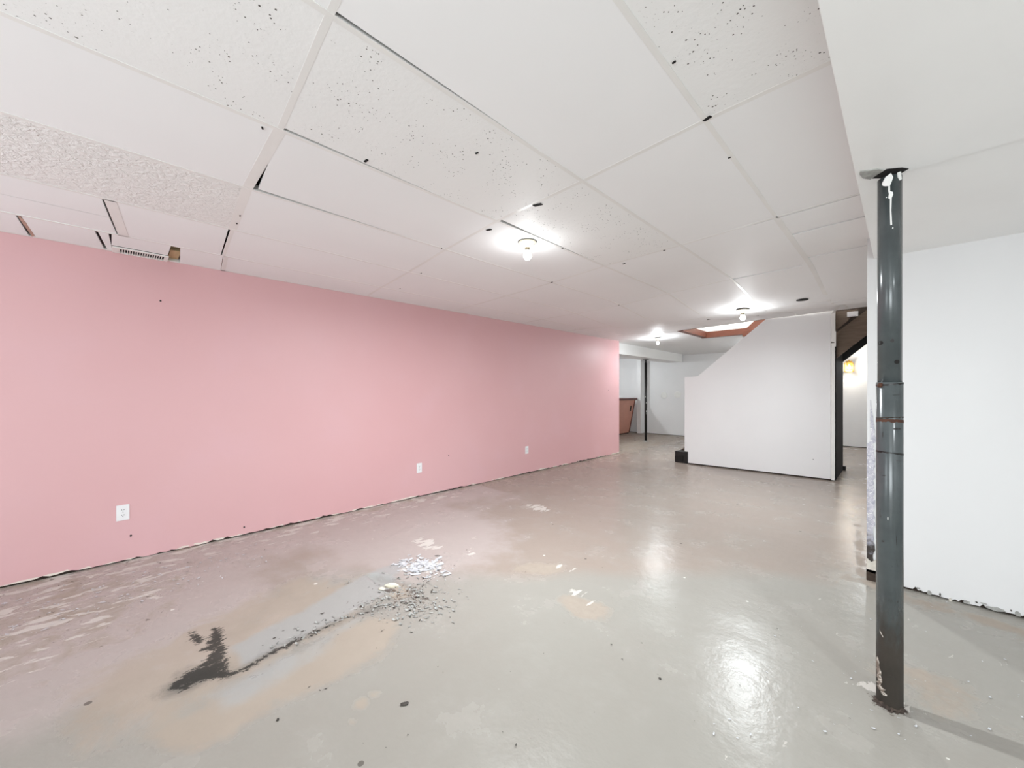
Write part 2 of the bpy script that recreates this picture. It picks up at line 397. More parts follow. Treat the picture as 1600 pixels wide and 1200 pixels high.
# nail holes
for (py, pz) in ((3.02, .46), (6.93, 1.31), (.22, 2.02), (.78, .075), (.05, .19)):
    MB().lathe([(.007, 0), (.007, .003)], 8).build('nail_hole', m_slot, wl, loc=(XW+.0, py, pz)).rotation_euler = (0, PI/2, 0)
# back wall
wb = struct(MB().box(-8.2, 11.42, .015, -2.6, 11.56, 2.6).box(-2.6, 12.0, .015, 1.4, 12.12, 2.6).box(-2.66, 11.42, .015, -2.6, 12.12, 2.6), 'wall_back', m_wall)
MB().box(-8.2, 11.44, -.01, -2.6, 11.55, .02).box(-2.6, 12.02, -.01, 1.4, 12.1, .02).build('sill_plate', m_sill, wb)
MB().box(-5.72, 11.10, .015, -5.60, 11.42, 2.34).build('wall_return', m_wall, wb)
for (x, z) in ((-5.02, 1.17), (-4.62, 1.20)):
    MB().lathe([(.10, 0), (.095, .004), (.07, .006)], 20).build('filler_patch', m_trim, wb, True, loc=(x, 11.421, z)).rotation_euler = (PI/2, 0, 0)
struct(MB().box(-8.2, 7.36, 0, -8.08, 11.5, 2.6), 'wall_far_left', m_wall)
# stub wall right of the post with its long return
wr = edged_wall('wall_right', plain('stub_wall_paint', (.85, .85, .85), .5, .012, 1.5), (-.172, 3.635), (3.0, 3.635), (0, .125), 2.60, .012, .035, 260, 9); wr['kind'] = 'structure'
MB().box(-.165, 3.652, -.01, 3.0, 3.75, .06).build('sill_plate', m_sill, wr)
struct(MB().box(1.25, 3.76, 0, 1.37, 12.0, 2.6), 'wall_corridor', m_wall)
struct(MB().box(2.9, -2.7, 0, 3.02, 3.64, 2.6), 'wall_far_right', m_wall)
# rear wall; its two framed openings are added, out of view, for the fill
rw = struct(MB().box(-4.2, -2.8, 0, 3.0, -2.68, .08).box(-4.2, -2.8, 2.12, 3.0, -2.68, 2.6).box(-4.2, -2.8, .08, -3.6, -2.68, 2.12)
            .box(-1.6, -2.8, .08, -.1, -2.68, 2.12).box(1.9, -2.8, .08, 3.0, -2.68, 2.12), 'wall_rear', m_wall)
for i, x0 in enumerate((-3.6, -.1)):
    o = struct(MB().box(x0, -2.79, .08, x0+2, -2.70, .14).box(x0, -2.79, 2.06, x0+2, -2.70, 2.12).box(x0, -2.79, .14, x0+.06, -2.70, 2.06)
               .box(x0+1.94, -2.79, .14, x0+2, -2.70, 2.06).box(x0+.97, -2.79, .14, x0+1.03, -2.70, 2.06), 'added_window_%d' % (i+1), m_trim)

# corner bead laid bare down the stub wall's corner
r = random.Random(4); vs = []; fs = []; n = 60
for i in range(n+1):
    z = .10+1.14*i/n
    wdt = .040 if z < .9 else max(.002, .040*(1.24-z)/.34)
    wdt *= .75+.35*r.random()
    off = .004 if z < .95 else .018
    vs += [(-.174+off*(z > .95), 3.634, z), (-.174+off*(z > .95)+wdt, 3.634, z), (-.174+off*(z > .95), 3.6310, z), (-.174+off*(z > .95)+wdt, 3.6310, z)]
for i in range(n):
    a = 4*i; b = a+4; fs += [(a+2, a+3, b+3, b+2), (a, a+2, b+2, b), (a+1, b+1, b+3, a+3)]
mesh('corner_bead', vs, fs, m_bead, wr)
MB().box(-.176, 3.628, 0, -.10, 3.64, .075).build('stud_foot', m_sill, wr)
MB().prism([(-.174, .06), (-.10, .05), (-.098, .13), (-.12, .16), (-.15, .13), (-.172, .15)], 'y', 3.628, 3.634).build('plaster_remnant', m_plaster, wr)
# torn plaster bits along the base
def torn(px, py, wd, hh, mat, parent, seed):
    rr = random.Random(seed); ray = (px-CX)/FPX
    z = 3.632/.70711/(1+ray); x = -.70711*z*(1-ray); h = CAM_H-(py-CY)*z/FPX
    pts = []
    for k in range(9):
        a = 2*PI*k/9; pts.append((x+wd*.5*math.cos(a)*(.7+.5*rr.random()), h+hh*.5*math.sin(a)*(.7+.5*rr.random())))
    return MB().prism(pts, 'y', 3.6285, 3.636).build('torn_plaster', mat, parent)
for k, a in enumerate([(1452, 926, .018, .03, m_chip), (1469, 929, .008, .02, m_chipd), (1485, 938, .014, .03, m_plaster), (1511, 941, .03, .022, m_chip),
                       (1526, 941, .010, .008, m_chipd), (1556, 952, .07, .022, m_chip), (1580, 954, .006, .01, m_chipd), (1590, 959, .026, .03, m_chip), (1435, 919, .02, .008, m_chip), (1537, 943, .03, .008, m_chip)]):
    torn(*a[:5], wr, k)
# thin exposed concrete strip along the stub wall
# ------------------------------------------------------------------ ceiling
HB = 2.348
def ss(t_): t_ = min(1, max(0, t_)); return t_*t_*(3-2*t_)
def H(x, y):
    k = ss((x+3.9)/1.3)                       # 0 near the pink wall, 1 in the middle
    end = 2.40+(x+2.8)/2.1*.055 if x > -2.8 else 2.40-(-2.8-x)*.02
    end = HB-.003+(min(end, 2.47)-HB+.003)*k
    sag = HB-.108*k
    if y < 3.9: return HB
    if y < 5.25: return HB+(sag-HB)*ss((y-3.9)/1.35)
    if y < 7.15: return sag+(end-sag)*ss((y-5.25)/1.9)
    if y < 8.35: return end
    return end+(2.33-end)*ss((y-8.35)/2)
ceil = struct(MB().box(-8.2, -2.8, 2.60, 3.02, 7.05, 2.70).box(-8.2, 8.45, 2.60, 3.02, 12.2, 2.70)
              .box(-8.2, 7.05, 2.60, -2.9, 8.45, 2.70).box(1.2, 7.05, 2.60, 3.02, 8.45, 2.70), 'ceiling', m_dark)
colX = [-.14, -.54, -1.13, -1.77, -2.40, -3.08, -3.73, -4.19]
rowY = [[-2.0]*8, [-.79]*8,
        [.385, .39, .41, .45, .46, .51, .56, .61],
        [1.60, 1.60, 1.63, 1.638, 1.70, 1.79, 1.86, 1.92],
        [2.76, 2.795, 2.846, 2.866, 2.947, 3.00, 3.05, 3.10],
        [4.0, 4.01, 4.033, 4.13, 4.25, 4.30, 4.35, 4.40],
        [5.20, 5.20, 5.22, 5.27, 5.42, 5.48, 5.5, 5.55],
        [6.30, 6.30, 6.35, 6.40, 6.5, 6.6, 6.65, 6.7],
        [7.26, 7.24, 7.21, 7.19, 7.15, 7.15, 7.15, 7.15]]
def tile(p, mat, name='ceiling_tile', sag=None, lift=.0015, gap=.003, pull=None, nu=5, nv=8, label=None):
    """p: four corners (x,y) in order 00, 10, 11, 01; pull: {corner index: (dx, dy)} shifts a corner and opens a black gap"""
    q = [list(c) for c in p]; cx = sum(c[0] for c in q)/4; cy = sum(c[1] for c in q)/4
    for c in q:
        c[0] += gap*(1 if c[0] < cx else -1); c[1] += gap*(1 if c[1] < cy else -1)
    if pull:
        for k, (dx, dy) in pull.items(): q[k][0] += dx; q[k][1] += dy
    if sag is None: sag = R.uniform(-.001, .002)
    vs = []; fs = []
    for b in range(2):
        for j in range(nv+1):
            for i in range(nu+1):
                u, v_ = i/nu, j/nv
                x = (1-u)*(1-v_)*q[0][0]+u*(1-v_)*q[1][0]+u*v_*q[2][0]+(1-u)*v_*q[3][0]
                y = (1-u)*(1-v_)*q[0][1]+u*(1-v_)*q[1][1]+u*v_*q[2][1]+(1-u)*v_*q[3][1]
                vs.append((x, y, H(x, y)+lift-sag*math.sin(PI*u)*math.sin(PI*v_)+(.012 if b else 0)))
    N = (nu+1)*(nv+1)
    for j in range(nv):
        for i in range(nu):
            a = j*(nu+1)+i; fs.append((a, a+nu+1, a+nu+2, a+1)); fs.append((N+a, N+a+1, N+a+nu+2, N+a+nu+1))
    rim = [i for i in range(nu+1)]+[j*(nu+1)+nu for j in range(1, nv+1)]+[nv*(nu+1)+i for i in range(nu-1, -1, -1)]+[j*(nu+1) for j in range(nv-1, 0, -1)]
    nr = len(rim); b0 = len(vs)
    vs += [vs[a] for a in rim]+[vs[N+a] for a in rim]
    for i in range(nr): j = (i+1) % nr; fs.append((b0+i, b0+j, b0+nr+j, b0+nr+i))
    o = mesh(name, vs, fs, mat, ceil, True)
    me = o.data
    for pidx, pl in enumerate(me.polygons):
        if len(set(pl.vertices)) == 4 and pidx >= 2*nu*nv: pl.use_smooth = False
    return o
def bar(p, q, wd=.023, name='grid_bar', n=None, lift=0.0, mat=None):
    L = math.hypot(q[0]-p[0], q[1]-p[1]); n = n or max(1, int(L/.25))
    nx_, ny_ = -(q[1]-p[1])/L*wd/2, (q[0]-p[0])/L*wd/2; vs = []; fs = []
    for i in range(n+1):
        u = i/n; x = p[0]+(q[0]-p[0])*u; y = p[1]+(q[1]-p[1])*u; z = H(x, y)+lift
        vs += [(x+nx_, y+ny_, z), (x-nx_, y-ny_, z), (x-nx_, y-ny_, z+.003), (x+nx_, y+ny_, z+.003), (x, y, z+.035)]
    for i in range(n):
        a = 5*i; b = a+5
        fs += [(a, a+1, b+1, b), (a+1, a+2, b+2, b+1), (a+3, a, b, b+3), (a+2, a+4, b+4, b+2), (a+4, a+3, b+3, b+4)]
    fs += [(0, 3, 2, 1), (5*n, 5*n+1, 5*n+2, 5*n+3)]
    return mesh(name, vs, fs, mat or m_tbar, ceil)
def P(r_, c_): return (colX[c_], rowY[r_][c_])
kinds = {(0, 1): 'fissured', (1, 2): 'fissured', (1, 0): 'fissured', (2, 2): 'fissured', (0, 2): 'fissured', (1, 4): 'brushed', (2, 0): 'fissured', (3, 2): 'fissured', (1, 1): 'smooth'}
kinds[(2, 2)] = 'fissured'; kinds[(1, 3)] = 'smooth'; kinds[(2, 3)] = 'smooth'
kinds.update({(1, 0): 'fissured', (2, 1): 'smooth', })
pulls = {(2, 2): {3: (.045, 0), 2: (0, -.025)}, (2, 3): {}, (2, 1): {}, 
         (3, 2): {0: (.03, .0)}, (4, 1): {1: (-.015, .018)}, (5, 1): {0: (0, .026), 1: (0, .016)}, (6, 1): {0: (0, .02)}, (1, 4): {}, (3, 0): {}, (1, 0): {0: (.02, -.02)}}
pulls[(2, 2)] = {0: (.022, 0)}; pulls[(2, 3)] = {0: (.03, .04)}; pulls[(2, 1)] = {0: (.020, 0)}
# cells: row r between rowY[r] and rowY[r+1], column c between colX[c] and colX[c+1]
for r_ in range(8):
    for c_ in range(7):
        if c_ == 0 and r_ >= 4: continue
        if c_ == 5 and r_ == 1: continue
        if c_ == 6 and r_ == 1: continue
        p = [P(r_, c_+1), P(r_, c_), P(r_+1, c_), P(r_+1, c_+1)]
        tile(p, MT[kinds.get((r_, c_), 'smooth')], pull=pulls.get((r_, c_)), sag=.006 if (r_, c_) in ((3, 2), (5, 2), (5, 1), (6, 2)) else None)
# cut tiles in the narrow column beside the soffit
cy_ = [2.775, 3.15, 3.79, 5.30, 7.25]
for a, b in zip(cy_[:-1], cy_[1:]):
    tile([(-.54 if b < 5 else -.60, a+.025), (-.14, a), (-.14, b), (-.56, b+.025)], MT['smooth'], pull={0: (0, .018), 1: (0, .013)}, sag=.002)
# cut tiles by the pink wall
tile([(-3.39, -.79), (-3.08, -.79), (-3.08, -.075), (-3.39, -.05)], MT['smooth'], lift=.001)
tile([(-3.73, -.79), (-3.40, -.79), (-3.40, -.05), (-3.73, -.02)], MT['smooth'], lift=.004)
tile([(-3.73, .03), (-3.08, -.03), (-3.08, .51), (-3.73, .56)], MT['smooth'], pull={2: (-.006, -.018), 3: (0, -.016)})
tile([(-4.19, -.79), (-3.73, -.79), (-3.73, -.445), (-4.19, -.440)], MT['smooth'])
tile([(-4.19, -.415), (-3.73, -.430), (-3.73, -.125), (-4.19, -.088)], MT['smooth'])
tile([(-4.19, -.070), (-3.73, -.115), (-3.73, -.06), (-4.19, -.045)], MT['smooth'], nv=2)
tile([(-4.024, -.055), (-3.73, -.05), (-3.73, .255), (-4.024, .255)], MT['smooth'])
tile([(-4.19, .335), (-3.73, .30), (-3.73, .56), (-4.19, .61)], MT['smooth'])
# torn strip of facing and the wood block in the gap beside the register
mesh('torn_paper', [(-3.75, -.440, 2.347), (-3.87, -.437, 2.345), (-4.0, -.432, 2.344), (-4.17, -.43, 2.346), (-4.17, -.418, 2.35), (-4.0, -.412, 2.352), (-3.86, -.418, 2.35), (-3.75, -.432, 2.35)],
     [(0, 1, 6, 7), (1, 2, 5, 6), (2, 3, 4, 5)], plain('torn_pink_paper', (.78, .66, .60), .8, .1, 30), ceil)
MB().box(-4.185, .262, 2.372, -3.93, .325, 2.45).build('wood_blocking', m_pine, ceil)
# far ceiling: beyond the stairs and over the bar side
for (x0, x1, y0, y1) in ((-3.73, -2.82, 7.15, 8.40), (-4.95, -3.73, 7.15, 8.4), (-8.1, -4.95, 7.36, 8.4), (-8.1, -4.95, 8.4, 11.42), (-4.95, -2.8, 8.4, 9.9), (-4.95, -2.8, 9.9, 11.42), (-2.8, -.9, 8.40, 10.2),
                         (-2.6, -.9, 10.2, 12.0), (-.9, 1.25, 8.4, 10.2), (-.9, 1.25, 10.2, 12.0), (-.9, 1.25, 3.78, 5.2), (-.14, 1.25, 5.2, 7.1)):
    if y0 < 5.3 and x0 < -.3: x0 = -.13
    tile([(x0, y0), (x1, y0), (x1, y1), (x0, y1)], MT['drywall'], name='ceiling_panel', nu=8, nv=8, gap=.001)
# grid bars: mains along the columns, cross bars between
for c_ in range(1, 7):
    for r_ in range(8):
        a, b = P(r_, c_), P(r_+1, c_)
        if c_ in (5, 6) and r_ in (0, 1, 2): pass
        bar(a, b, wd=.034 if c_ == 1 and r_ in (4, 5) else .020)
for r_ in range(1, 9):
    for c_ in range(7):
        if (r_, c_) in ((2, 6), (4, 0), (5, 1), (5, 0), (6, 0), (7, 0), (8, 0)): continue
        wd = .045 if (r_, c_) in ((2, 3), (2, 4)) else .022
        bar(P(r_, c_), P(r_, c_+1), wd=wd, lift=.0008)
bar((-3.08, -.045), (-3.73, .01), wd=.05); bar((-3.73, .575), (-4.19, .625), wd=.03)
bar((-.54, 2.795), (-.15, 2.77), wd=.02)
# wall angles
bar((XW+.012, -2.6), (XW+.012, 7.2), wd=.022, name='wall_angle')
bar((-.128, -2.6), (-.128, 3.64), wd=.02, name='wall_angle')
# edge of the drop ceiling over the stair panel
bar((-2.82, 7.155), (-1.5, 7.19), wd=.03, name='edge_angle', mat=m_joist); bar((-1.5, 7.19), (-.14, 7.27), wd=.02, name='edge_angle')
# bent end of a bar hanging down over the stair panel
mesh('bent_bar_end', [(-.585, 6.6, H(-.585, 6.6)), (-.555, 6.6, H(-.555, 6.6)), (-.72, 7.13, 2.40), (-.69, 7.13, 2.40)], [(0, 1, 3, 2)], m_tbar, ceil)
# pot light hole and small screw holes
lh = MB().lathe([(.052, 0), (.052, .006)], 24).build('round_cutout', m_dark, ceil, loc=(-.735, 5.0, H(-.735, 5.0)-.006))
for (px, py, s_) in ((764, 359, .02), (840, 320, .028), (879, 388, .008), (572, 251, .013), (690, 388, .007), (658, 427, .008), (625, 451, .008), (1183, 491, .02), (745, 239, .008), (975, 412, .012), (1053, 97, .006), (862, 441, .012), (410, 200, .008), (375, 337, .008), (370, 349, .009), (1107, 495, .02), (967, 478, .01), (1038, 391, .008), (1140, 246, .006), (1105, 185, .016)):
    z = FPX*(HB-CAM_H)/(CY-py); a = (px-CX)/FPX*z; x, y = (-z+a)*.70711, (z+a)*.70711
    if y > 3.9:
        hh = H(x, y); z = FPX*(hh-CAM_H)/(CY-py); a = (px-CX)/FPX*z; x, y = (-z+a)*.70711, (z+a)*.70711
    MB().prism([(-s_, -s_*.3), (s_*.8, -s_*.4), (s_, s_*.3), (-s_*.7, s_*.4)], 'z', 0, .008).build('small_gap', m_dark, ceil, loc=(x, y, H(x, y)-.003)).rotation_euler = (0, 0, R.uniform(-.4, .4))

# soffit right of the tiles
so = struct(MB().box(-.138, 2.27, 2.204, 2.95, 3.64, 2.345), 'soffit', m_soffit)
MB().box(-.138, -2.68, 2.197, 2.95, 2.27, 2.345).build('lower_drywall_panel', m_soffit, so, bevel=.002)
# hole round the post head and torn drywall
hx, hy = floorpt(1390, 1101)
MB().prism([(-.052, -.025), (.0, -.035), (.034, -.028), (.038, .040), (-.050, .045)], 'z', 2.1955, 2.2045).build('head_plate', m_dark, so, loc=(hx+.012, hy-.012, 0)).rotation_euler = (0, 0, .78)
MB().prism([(-.145, -.03), (-.09, -.045), (-.06, -.04), (-.05, .03), (-.09, .02), (-.13, -.01)], 'z', 2.193, 2.1985).build('torn_drywall', m_chip, so, loc=(hx-.002, hy, 0)).rotation_euler = (0, 0, .78)

# ------------------------------------------------------------------ stair panel wall
PA, PB = Vector((-2.76, 7.132)), Vector((-.684, 7.27))
def PP(x, back=0.0):
    u = (x-PA.x)/(PB.x-PA.x); p = PA+(PB-PA)*u; n_ = Vector((-(PB-PA).y, (PB-PA).x)).normalized()
    return p+n_*back
def slab(poly, b0, b1):
    n = len(poly); vs = []
    for b in (b0, b1):
        for x, z in poly: p = PP(x, b); vs.append((p.x, p.y, z))
    fs = [tuple(range(n)), tuple(range(2*n-1, n-1, -1))]+[(i, i+n, (i+1) % n+n, (i+1) % n) for i in range(n)]
    return MB().add(vs, fs)
ws = struct(slab([(-2.70, .022), (-.735, .022), (-.735, 2.50), (-1.46, 2.50), (-2.54, 1.558), (-2.76, 1.558), (-2.76, .22), (-2.70, .22)], 0, .10), 'wall_stair', m_wall)
slab([(-2.69, -.01), (-.70, -.01), (-.70, .03), (-2.69, .03)], .012, .09).build('sill_plate', m_sill, ws)
slab([(-.730, .012), (-.688, .012), (-.688, 1.995), (-.730, 1.995)], -.004, .10).build('end_board', m_trim, ws, bevel=.003)
slab([(-.730, 2.01), (-.684, 2.01), (-.684, 2.47), (-.730, 2.47)], -.006, .10).build('end_board', m_trim, ws, bevel=.003)
slab([(-.694, 1.94), (-.676, 1.94), (-.676, 2.16), (-.694, 2.16)], -.012, -.006).build('cover_strip', m_trim, ws)
slab([(-.94, .28), (-.93, .28), (-.93, .29), (-.94, .29)], -.002, .0).build('nail_hole', m_slot, ws)

# ------------------------------------------------------------------ staircase
st = thing('staircase', 'dark wooden basement staircase climbing behind the white sloped panel', 'stairs', (-2.93, 7.26, 0))
def slz(x): return .20+.87*(x+2.93)
ox, oy = -2.93, 7.26
Y0, Y1 = 7.40, 8.36
for yy in (Y0, Y1-.04):
    pts = [(-2.93, 0), (-2.93, .20), (.10, slz(.10)), (.10, slz(.10)-.32), (-2.58, .0)]
    MB().prism([(a-ox, b) for a, b in pts], 'y', yy-oy, yy+.04-oy).build('stringer', m_stair if yy == Y0 else m_black, st)  # far stringer is blackened for the shadow it lies in
run = .23
for k in range(13):
    x = -2.93+run*k; z = .20*(k+1)
    if k: MB().box(x-.02-ox, Y0-oy+.04, z-.03, x+run-ox, Y1-oy-.04, z).build('tread', m_stair, st, bevel=.004)
    if k: MB().box(x-ox, Y0-oy+.04, z-.2, x+.015-ox, Y1-oy-.04, z-.03).build('riser', m_joist, st)
bs = MB().box(-2.95-ox, 7.17-oy, .0, -2.72-ox, Y1-oy, .20).build('bottom_step', m_black, st, bevel=.008)
MB().box(-2.945-ox, 7.155-oy, .035, -2.80-ox, 7.17-oy, .12).build('step_recess', m_dark, bs)
# closed dark side below the flight, seen end on
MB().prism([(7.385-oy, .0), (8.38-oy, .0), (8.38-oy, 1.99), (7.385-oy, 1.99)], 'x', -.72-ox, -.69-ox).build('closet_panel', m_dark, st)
MB().box(-.70-ox, 8.36-oy, 0, -.655-ox, 8.44-oy, .07).build('post_foot', m_black, st)
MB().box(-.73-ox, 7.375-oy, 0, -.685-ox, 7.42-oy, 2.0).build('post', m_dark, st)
# boards closing the flight above the stringer
MB().prism([(-.70-ox, 1.99), (.55-ox, 3.08), (.55-ox, 3.4), (-.70-ox, 3.4)], 'y', 7.44-oy, 7.46-oy).build('side_board', m_joist, st)
MB().prism([(-.70-ox, 2.17), (-.56-ox, 2.30), (-.45-ox, 2.46), (-.70-ox, 2.46)], 'y', 7.37-oy, 7.39-oy).build('upper_block', m_stair, st)
MB().box(-.56-ox, 7.34-oy, 2.36, -.44-ox, 7.37-oy, 2.43).build('junction_plate', m_plastic, st, bevel=.004)
# rail and trim round the opening
tr = MB().box(-2.90, 7.16, 2.385, -2.80, 8.36, 2.50).box(-2.90, 8.33, 2.375, -2.08, 8.43, 2.49); tr = struct(tr, 'trim_1', m_redwood)
MB().prism([(-2.12, 2.345), (-2.02, 2.335), (-1.2, 3.16), (-1.2, 3.28), (-2.12, 2.44)], 'y', 8.30, 8.36).build('sloped_rail', m_redwood, tr)
MB().box(-2.14, 8.29, 2.33, -2.04, 8.37, 2.44).build('corner_block', m_redwood, tr, bevel=.005)
# shaft of the stair opening
sh = struct(MB().box(-2.92, 7.05, 2.47, -2.86, 8.45, 4.4).box(-2.9, 8.37, 2.47, 1.25, 8.45, 4.4).box(-2.9, 7.05, 2.52, 1.25, 7.12, 4.4).box(1.18, 7.1, 2.6, 1.25, 8.4, 4.4), 'wall_stairwell', m_wall)
MB().box(-2.9, 7.05, 4.4, 1.25, 8.45, 4.46).build('upper_ceiling', m_wall, sh)
bulb_or_fill((-1.4, 7.75, 4.0), 55, (1, .97, .92), .08)

# ------------------------------------------------------------------ far beam with post, bar
bm_ = struct(MB().box(-4.80, 7.36, 2.11, -4.36, 11.10, 2.60), 'beam', m_soffit)
bp = thing('support_post', 'slim black painted steel post with white scuffs under the far beam', 'post', (-4.665, 9.53, 0))
MB().lathe([(.033, 0.02), (.033, 2.02)], 16).build('shaft', m_black, bp, True)
MB().lathe([(.020, 2.02), (.020, 2.10)], 12).build('screw_jack', m_black, bp, True)
MB().box(-.06, -.06, 2.098, .06, .06, 2.11).build('top_plate', m_black, bp)
MB().lathe([(.075, 0), (.07, .012), (.04, .022)], 16).build('base_plate', m_chip, bp, True)
for z, s_ in ((1.0, .5), (1.12, .9), (1.15, .4), (.78, .7), (.72, .4), (1.55, .4), (.86, .4)):
    a = -PI/4+R.uniform(-.7, .9); q = [(.0335, a+s_*.3*dx, z+s_*.04*dz) for dx, dz in ((-1, -.6), (1, -1), (.8, .7), (-.6, 1))]
    mesh('paint_scuff', [(r2*math.cos(b), r2*math.sin(b), zz) for r2, b, zz in q], [(0, 1, 2, 3)], m_drip, bp)
bt = thing('home_bar', 'pink panelled bar with a dark red rounded countertop beyond the pink wall', 'bar', (-5.95, 9.9, 0))
L0, L1 = -1.1, 1.15
MB().prism([(-.5, .03), (0, .03), (.20, 1.03), (-.5, 1.03)], 'y', L0, L1).build('front_panel', m_barfront, bt)
MB().prism([(-.5, 0), (-.02, 0), (-.02, .03), (-.5, .03)], 'y', L0, L1).build('toe_kick', m_dark, bt)
MB().box(-.55, L0-.05, 1.03, .26, L1+.04, 1.09).build('countertop', m_bartop, bt, bevel=.02)
MB().prism([(-.01, .03), (.012, .03), (.212, 1.03), (.19, 1.03)], 'y', L1-.03, L1+.005).build('edge_strip', m_bartop, bt)
MB().prism([(.125, .70), (.150, .70), (.175, .86), (.150, .86)], 'y', L1-.22, L1-.17).build('vent_slot', m_dark, bt)

# ------------------------------------------------------------------ teleposts
pz = hx, hy
tp = thing('support_post', 'slate grey steel adjustable post with rust rings and dripped white paint in the foreground', 'post', (hx, hy, 0))
MB().lathe([(.0415, .0), (.0415, 1.335), (.0395, 1.337)], 48).build('lower_tube', m_pole, tp, True)
MB().lathe([(.0375, 1.32), (.0375, 2.18)], 48).build('upper_tube', m_pole, tp, True)
def ring(z, h_, r_=.0419, mat=m_rust, seed=0, name='seam_ring'):
    rr = random.Random(seed); n = 48; vs = []
    for k, zz in enumerate((z-h_/2, z+h_/2)):
        for i in range(n): vs.append((r_*math.cos(2*PI*i/n), r_*math.sin(2*PI*i/n), zz+(rr.uniform(-.004, .002) if k == 0 else 0)+.004*math.sin(2*PI*i/n+seed)))
    return mesh(name, vs, [(i, (i+1) % n, n+(i+1) % n, n+i) for i in range(n)], mat, tp, True)
ring(1.329, .005, .0422, m_black, 1); ring(1.190, .004, .0419, m_sill, 2); ring(1.176, .011, .0419, m_rust, 3); ring(1.046, .006, .0419, m_black, 4)
AF = math.atan2(-hy, -hx)                                   # direction from the post back to the camera
def on_pole(ang, z, r_): return (r_*math.cos(AF+ang), r_*math.sin(AF+ang), z)
def polepatch(name, pts, r_, mat, thick=.0026):
    """pts: (dx across in metres, z), right in view = positive; wrapped on the tube"""
    n = len(pts); vs = []
    for rr_ in (r_+thick, r_):
        for dx, z in pts:
            a = math.asin(max(-.98, min(.98, dx/r_))); vs.append(on_pole(a, z, rr_))
    bmv = MB().add(vs, [tuple(range(n))]+[(i, (i+1) % n, (i+1) % n+n, i+n) for i in range(n)])
    o = bmv.build(name, mat, tp); return o
def circ(cx_, cz_, rx, rz, n=14, j=0): return [(cx_+rx*math.cos(2*PI*k/n)*(1+j*R.uniform(-1, 1)), cz_+rz*math.sin(2*PI*k/n)*(1+j*R.uniform(-1, 1))) for k in range(n)]
for dx, py in ((-.028, 535), (.022, 566)):
    z = CAM_H+(CY-py)*1.60/FPX; polepatch('adjusting_hole', circ(dx*.95, z, .0075, .0085), .0375, m_dark, .0006)
z = CAM_H+(CY-533)*1.6/FPX; polepatch('smudge', circ(.008, z, .006, .008, 10, .2), .0375, m_slot, .0005)
zz = lambda py: CAM_H+(CY-py)*1.59/FPX
polepatch('paint_drip', [(-.022, zz(283)), (-.012, zz(275)), (.004, zz(271)), (.010, zz(278)), (.005, zz(286)), (.001, zz(290)), (-.003, zz(290)), (-.012, zz(289)), (-.019, zz(287))], .0375, m_drip)
polepatch('paint_drip', [(-.0035, zz(287)), (.0010, zz(287)), (.0015, zz(299)), (.009, zz(301)), (.010, zz(305)), (.006, zz(310)), (.005, zz(330)), (.007, zz(352)), (.002, zz(352)), (.001, zz(330)), (.001, zz(311)), (-.004, zz(309)), (-.002, zz(303)), (-.004, zz(298))], .0375, m_drip)
polepatch('paint_drip', circ(-.009, zz(307), .0018, .002, 8), .0375, m_drip); polepatch('paint_drip', circ(.009, zz(357), .0018, .003, 8), .0375, m_drip)
polepatch('paint_drip', [(.022, zz(272)), (.031, zz(270)), (.033, zz(282)), (.029, zz(284)), (.023, zz(279))], .0375, m_drip)
bmr = bmesh.new(); bmesh.ops.create_icosphere(bmr, subdivisions=2, radius=.011)
for v_ in bmr.verts: v_.co *= R.uniform(.8, 1.15)
me = bpy.data.meshes.new('rust_lump'); bmr.to_mesh(me); bmr.free(); o = bpy.data.objects.new('rust_lump', me); me.materials.append(m_rust); C.objects.link(o); o.parent = tp
o.location = on_pole(-.75, 1.325, .040)
zl = lambda py: CAM_H+(CY-py)*1.578/FPX
rr = random.Random(12)
for (cx_, py, rx, rz) in ((-.036, 1048, .004, .02), (-.032, 1060, .006, .014), (-.027, 1072, .006, .014), (-.031, 1080, .005, .010), (-.024, 1086, .010, .009), (-.018, 1091, .012, .005), (-.034, 1070, .004, .012)):
    polepatch('scraped_patch', circ(cx_, zl(py), rx*1.1, rz*1.1, 12, .4), .0415, m_scrape, .0008)
polepatch('scraped_patch', [(-.030, zl(992)), (-.027, zl(995)), (-.018, zl(1002)), (-.019, zl(1003)), (-.028, zl(997))], .0415, m_scrape, .0008)
polepatch('scraped_patch', circ(-.005, zl(812), .0012, .007, 8), .0415, m_drip, .0008)
for (dx, py, rx, rz, a) in ((.022, 670, .012, .004, .2), (-.020, 680, .001, .012, 0), (.02, 617, .01, .0015, 0), (.026, 720, .009, .0015, 0), (-.018, 745, .008, .0015, 0), (.02, 845, .001, .02, 0), (-.02, 850, .004, .003, 0)):
    polepatch('scuff_mark', circ(dx, zl(py), rx, rz, 10, .2), .0415, m_slot, .0006)
# ragged rust crust where the post meets the slab
vs = []; n = 40
for k, (r2, z2) in enumerate(((.0418, .010), (.0425, .005), (.044, .002), (.049, .0005))):
    for i in range(n): vs.append(((r2*(1+(.18*R.uniform(-1, 1) if k > 1 else 0)))*math.cos(2*PI*i/n), r2*(1+(.18*R.uniform(-1, 1) if k > 1 else 0))*math.sin(2*PI*i/n), z2+(.012*R.random() if k == 0 else 0)))
mesh('rusty_foot', vs, [(k*n+i, (k+1)*n+i, (k+1)*n+(i+1) % n, k*n+(i+1) % n) for k in range(3) for i in range(n)], plain('rust_crust', (.27, .23, .205), .9, .5, 50, 0, .5), tp)

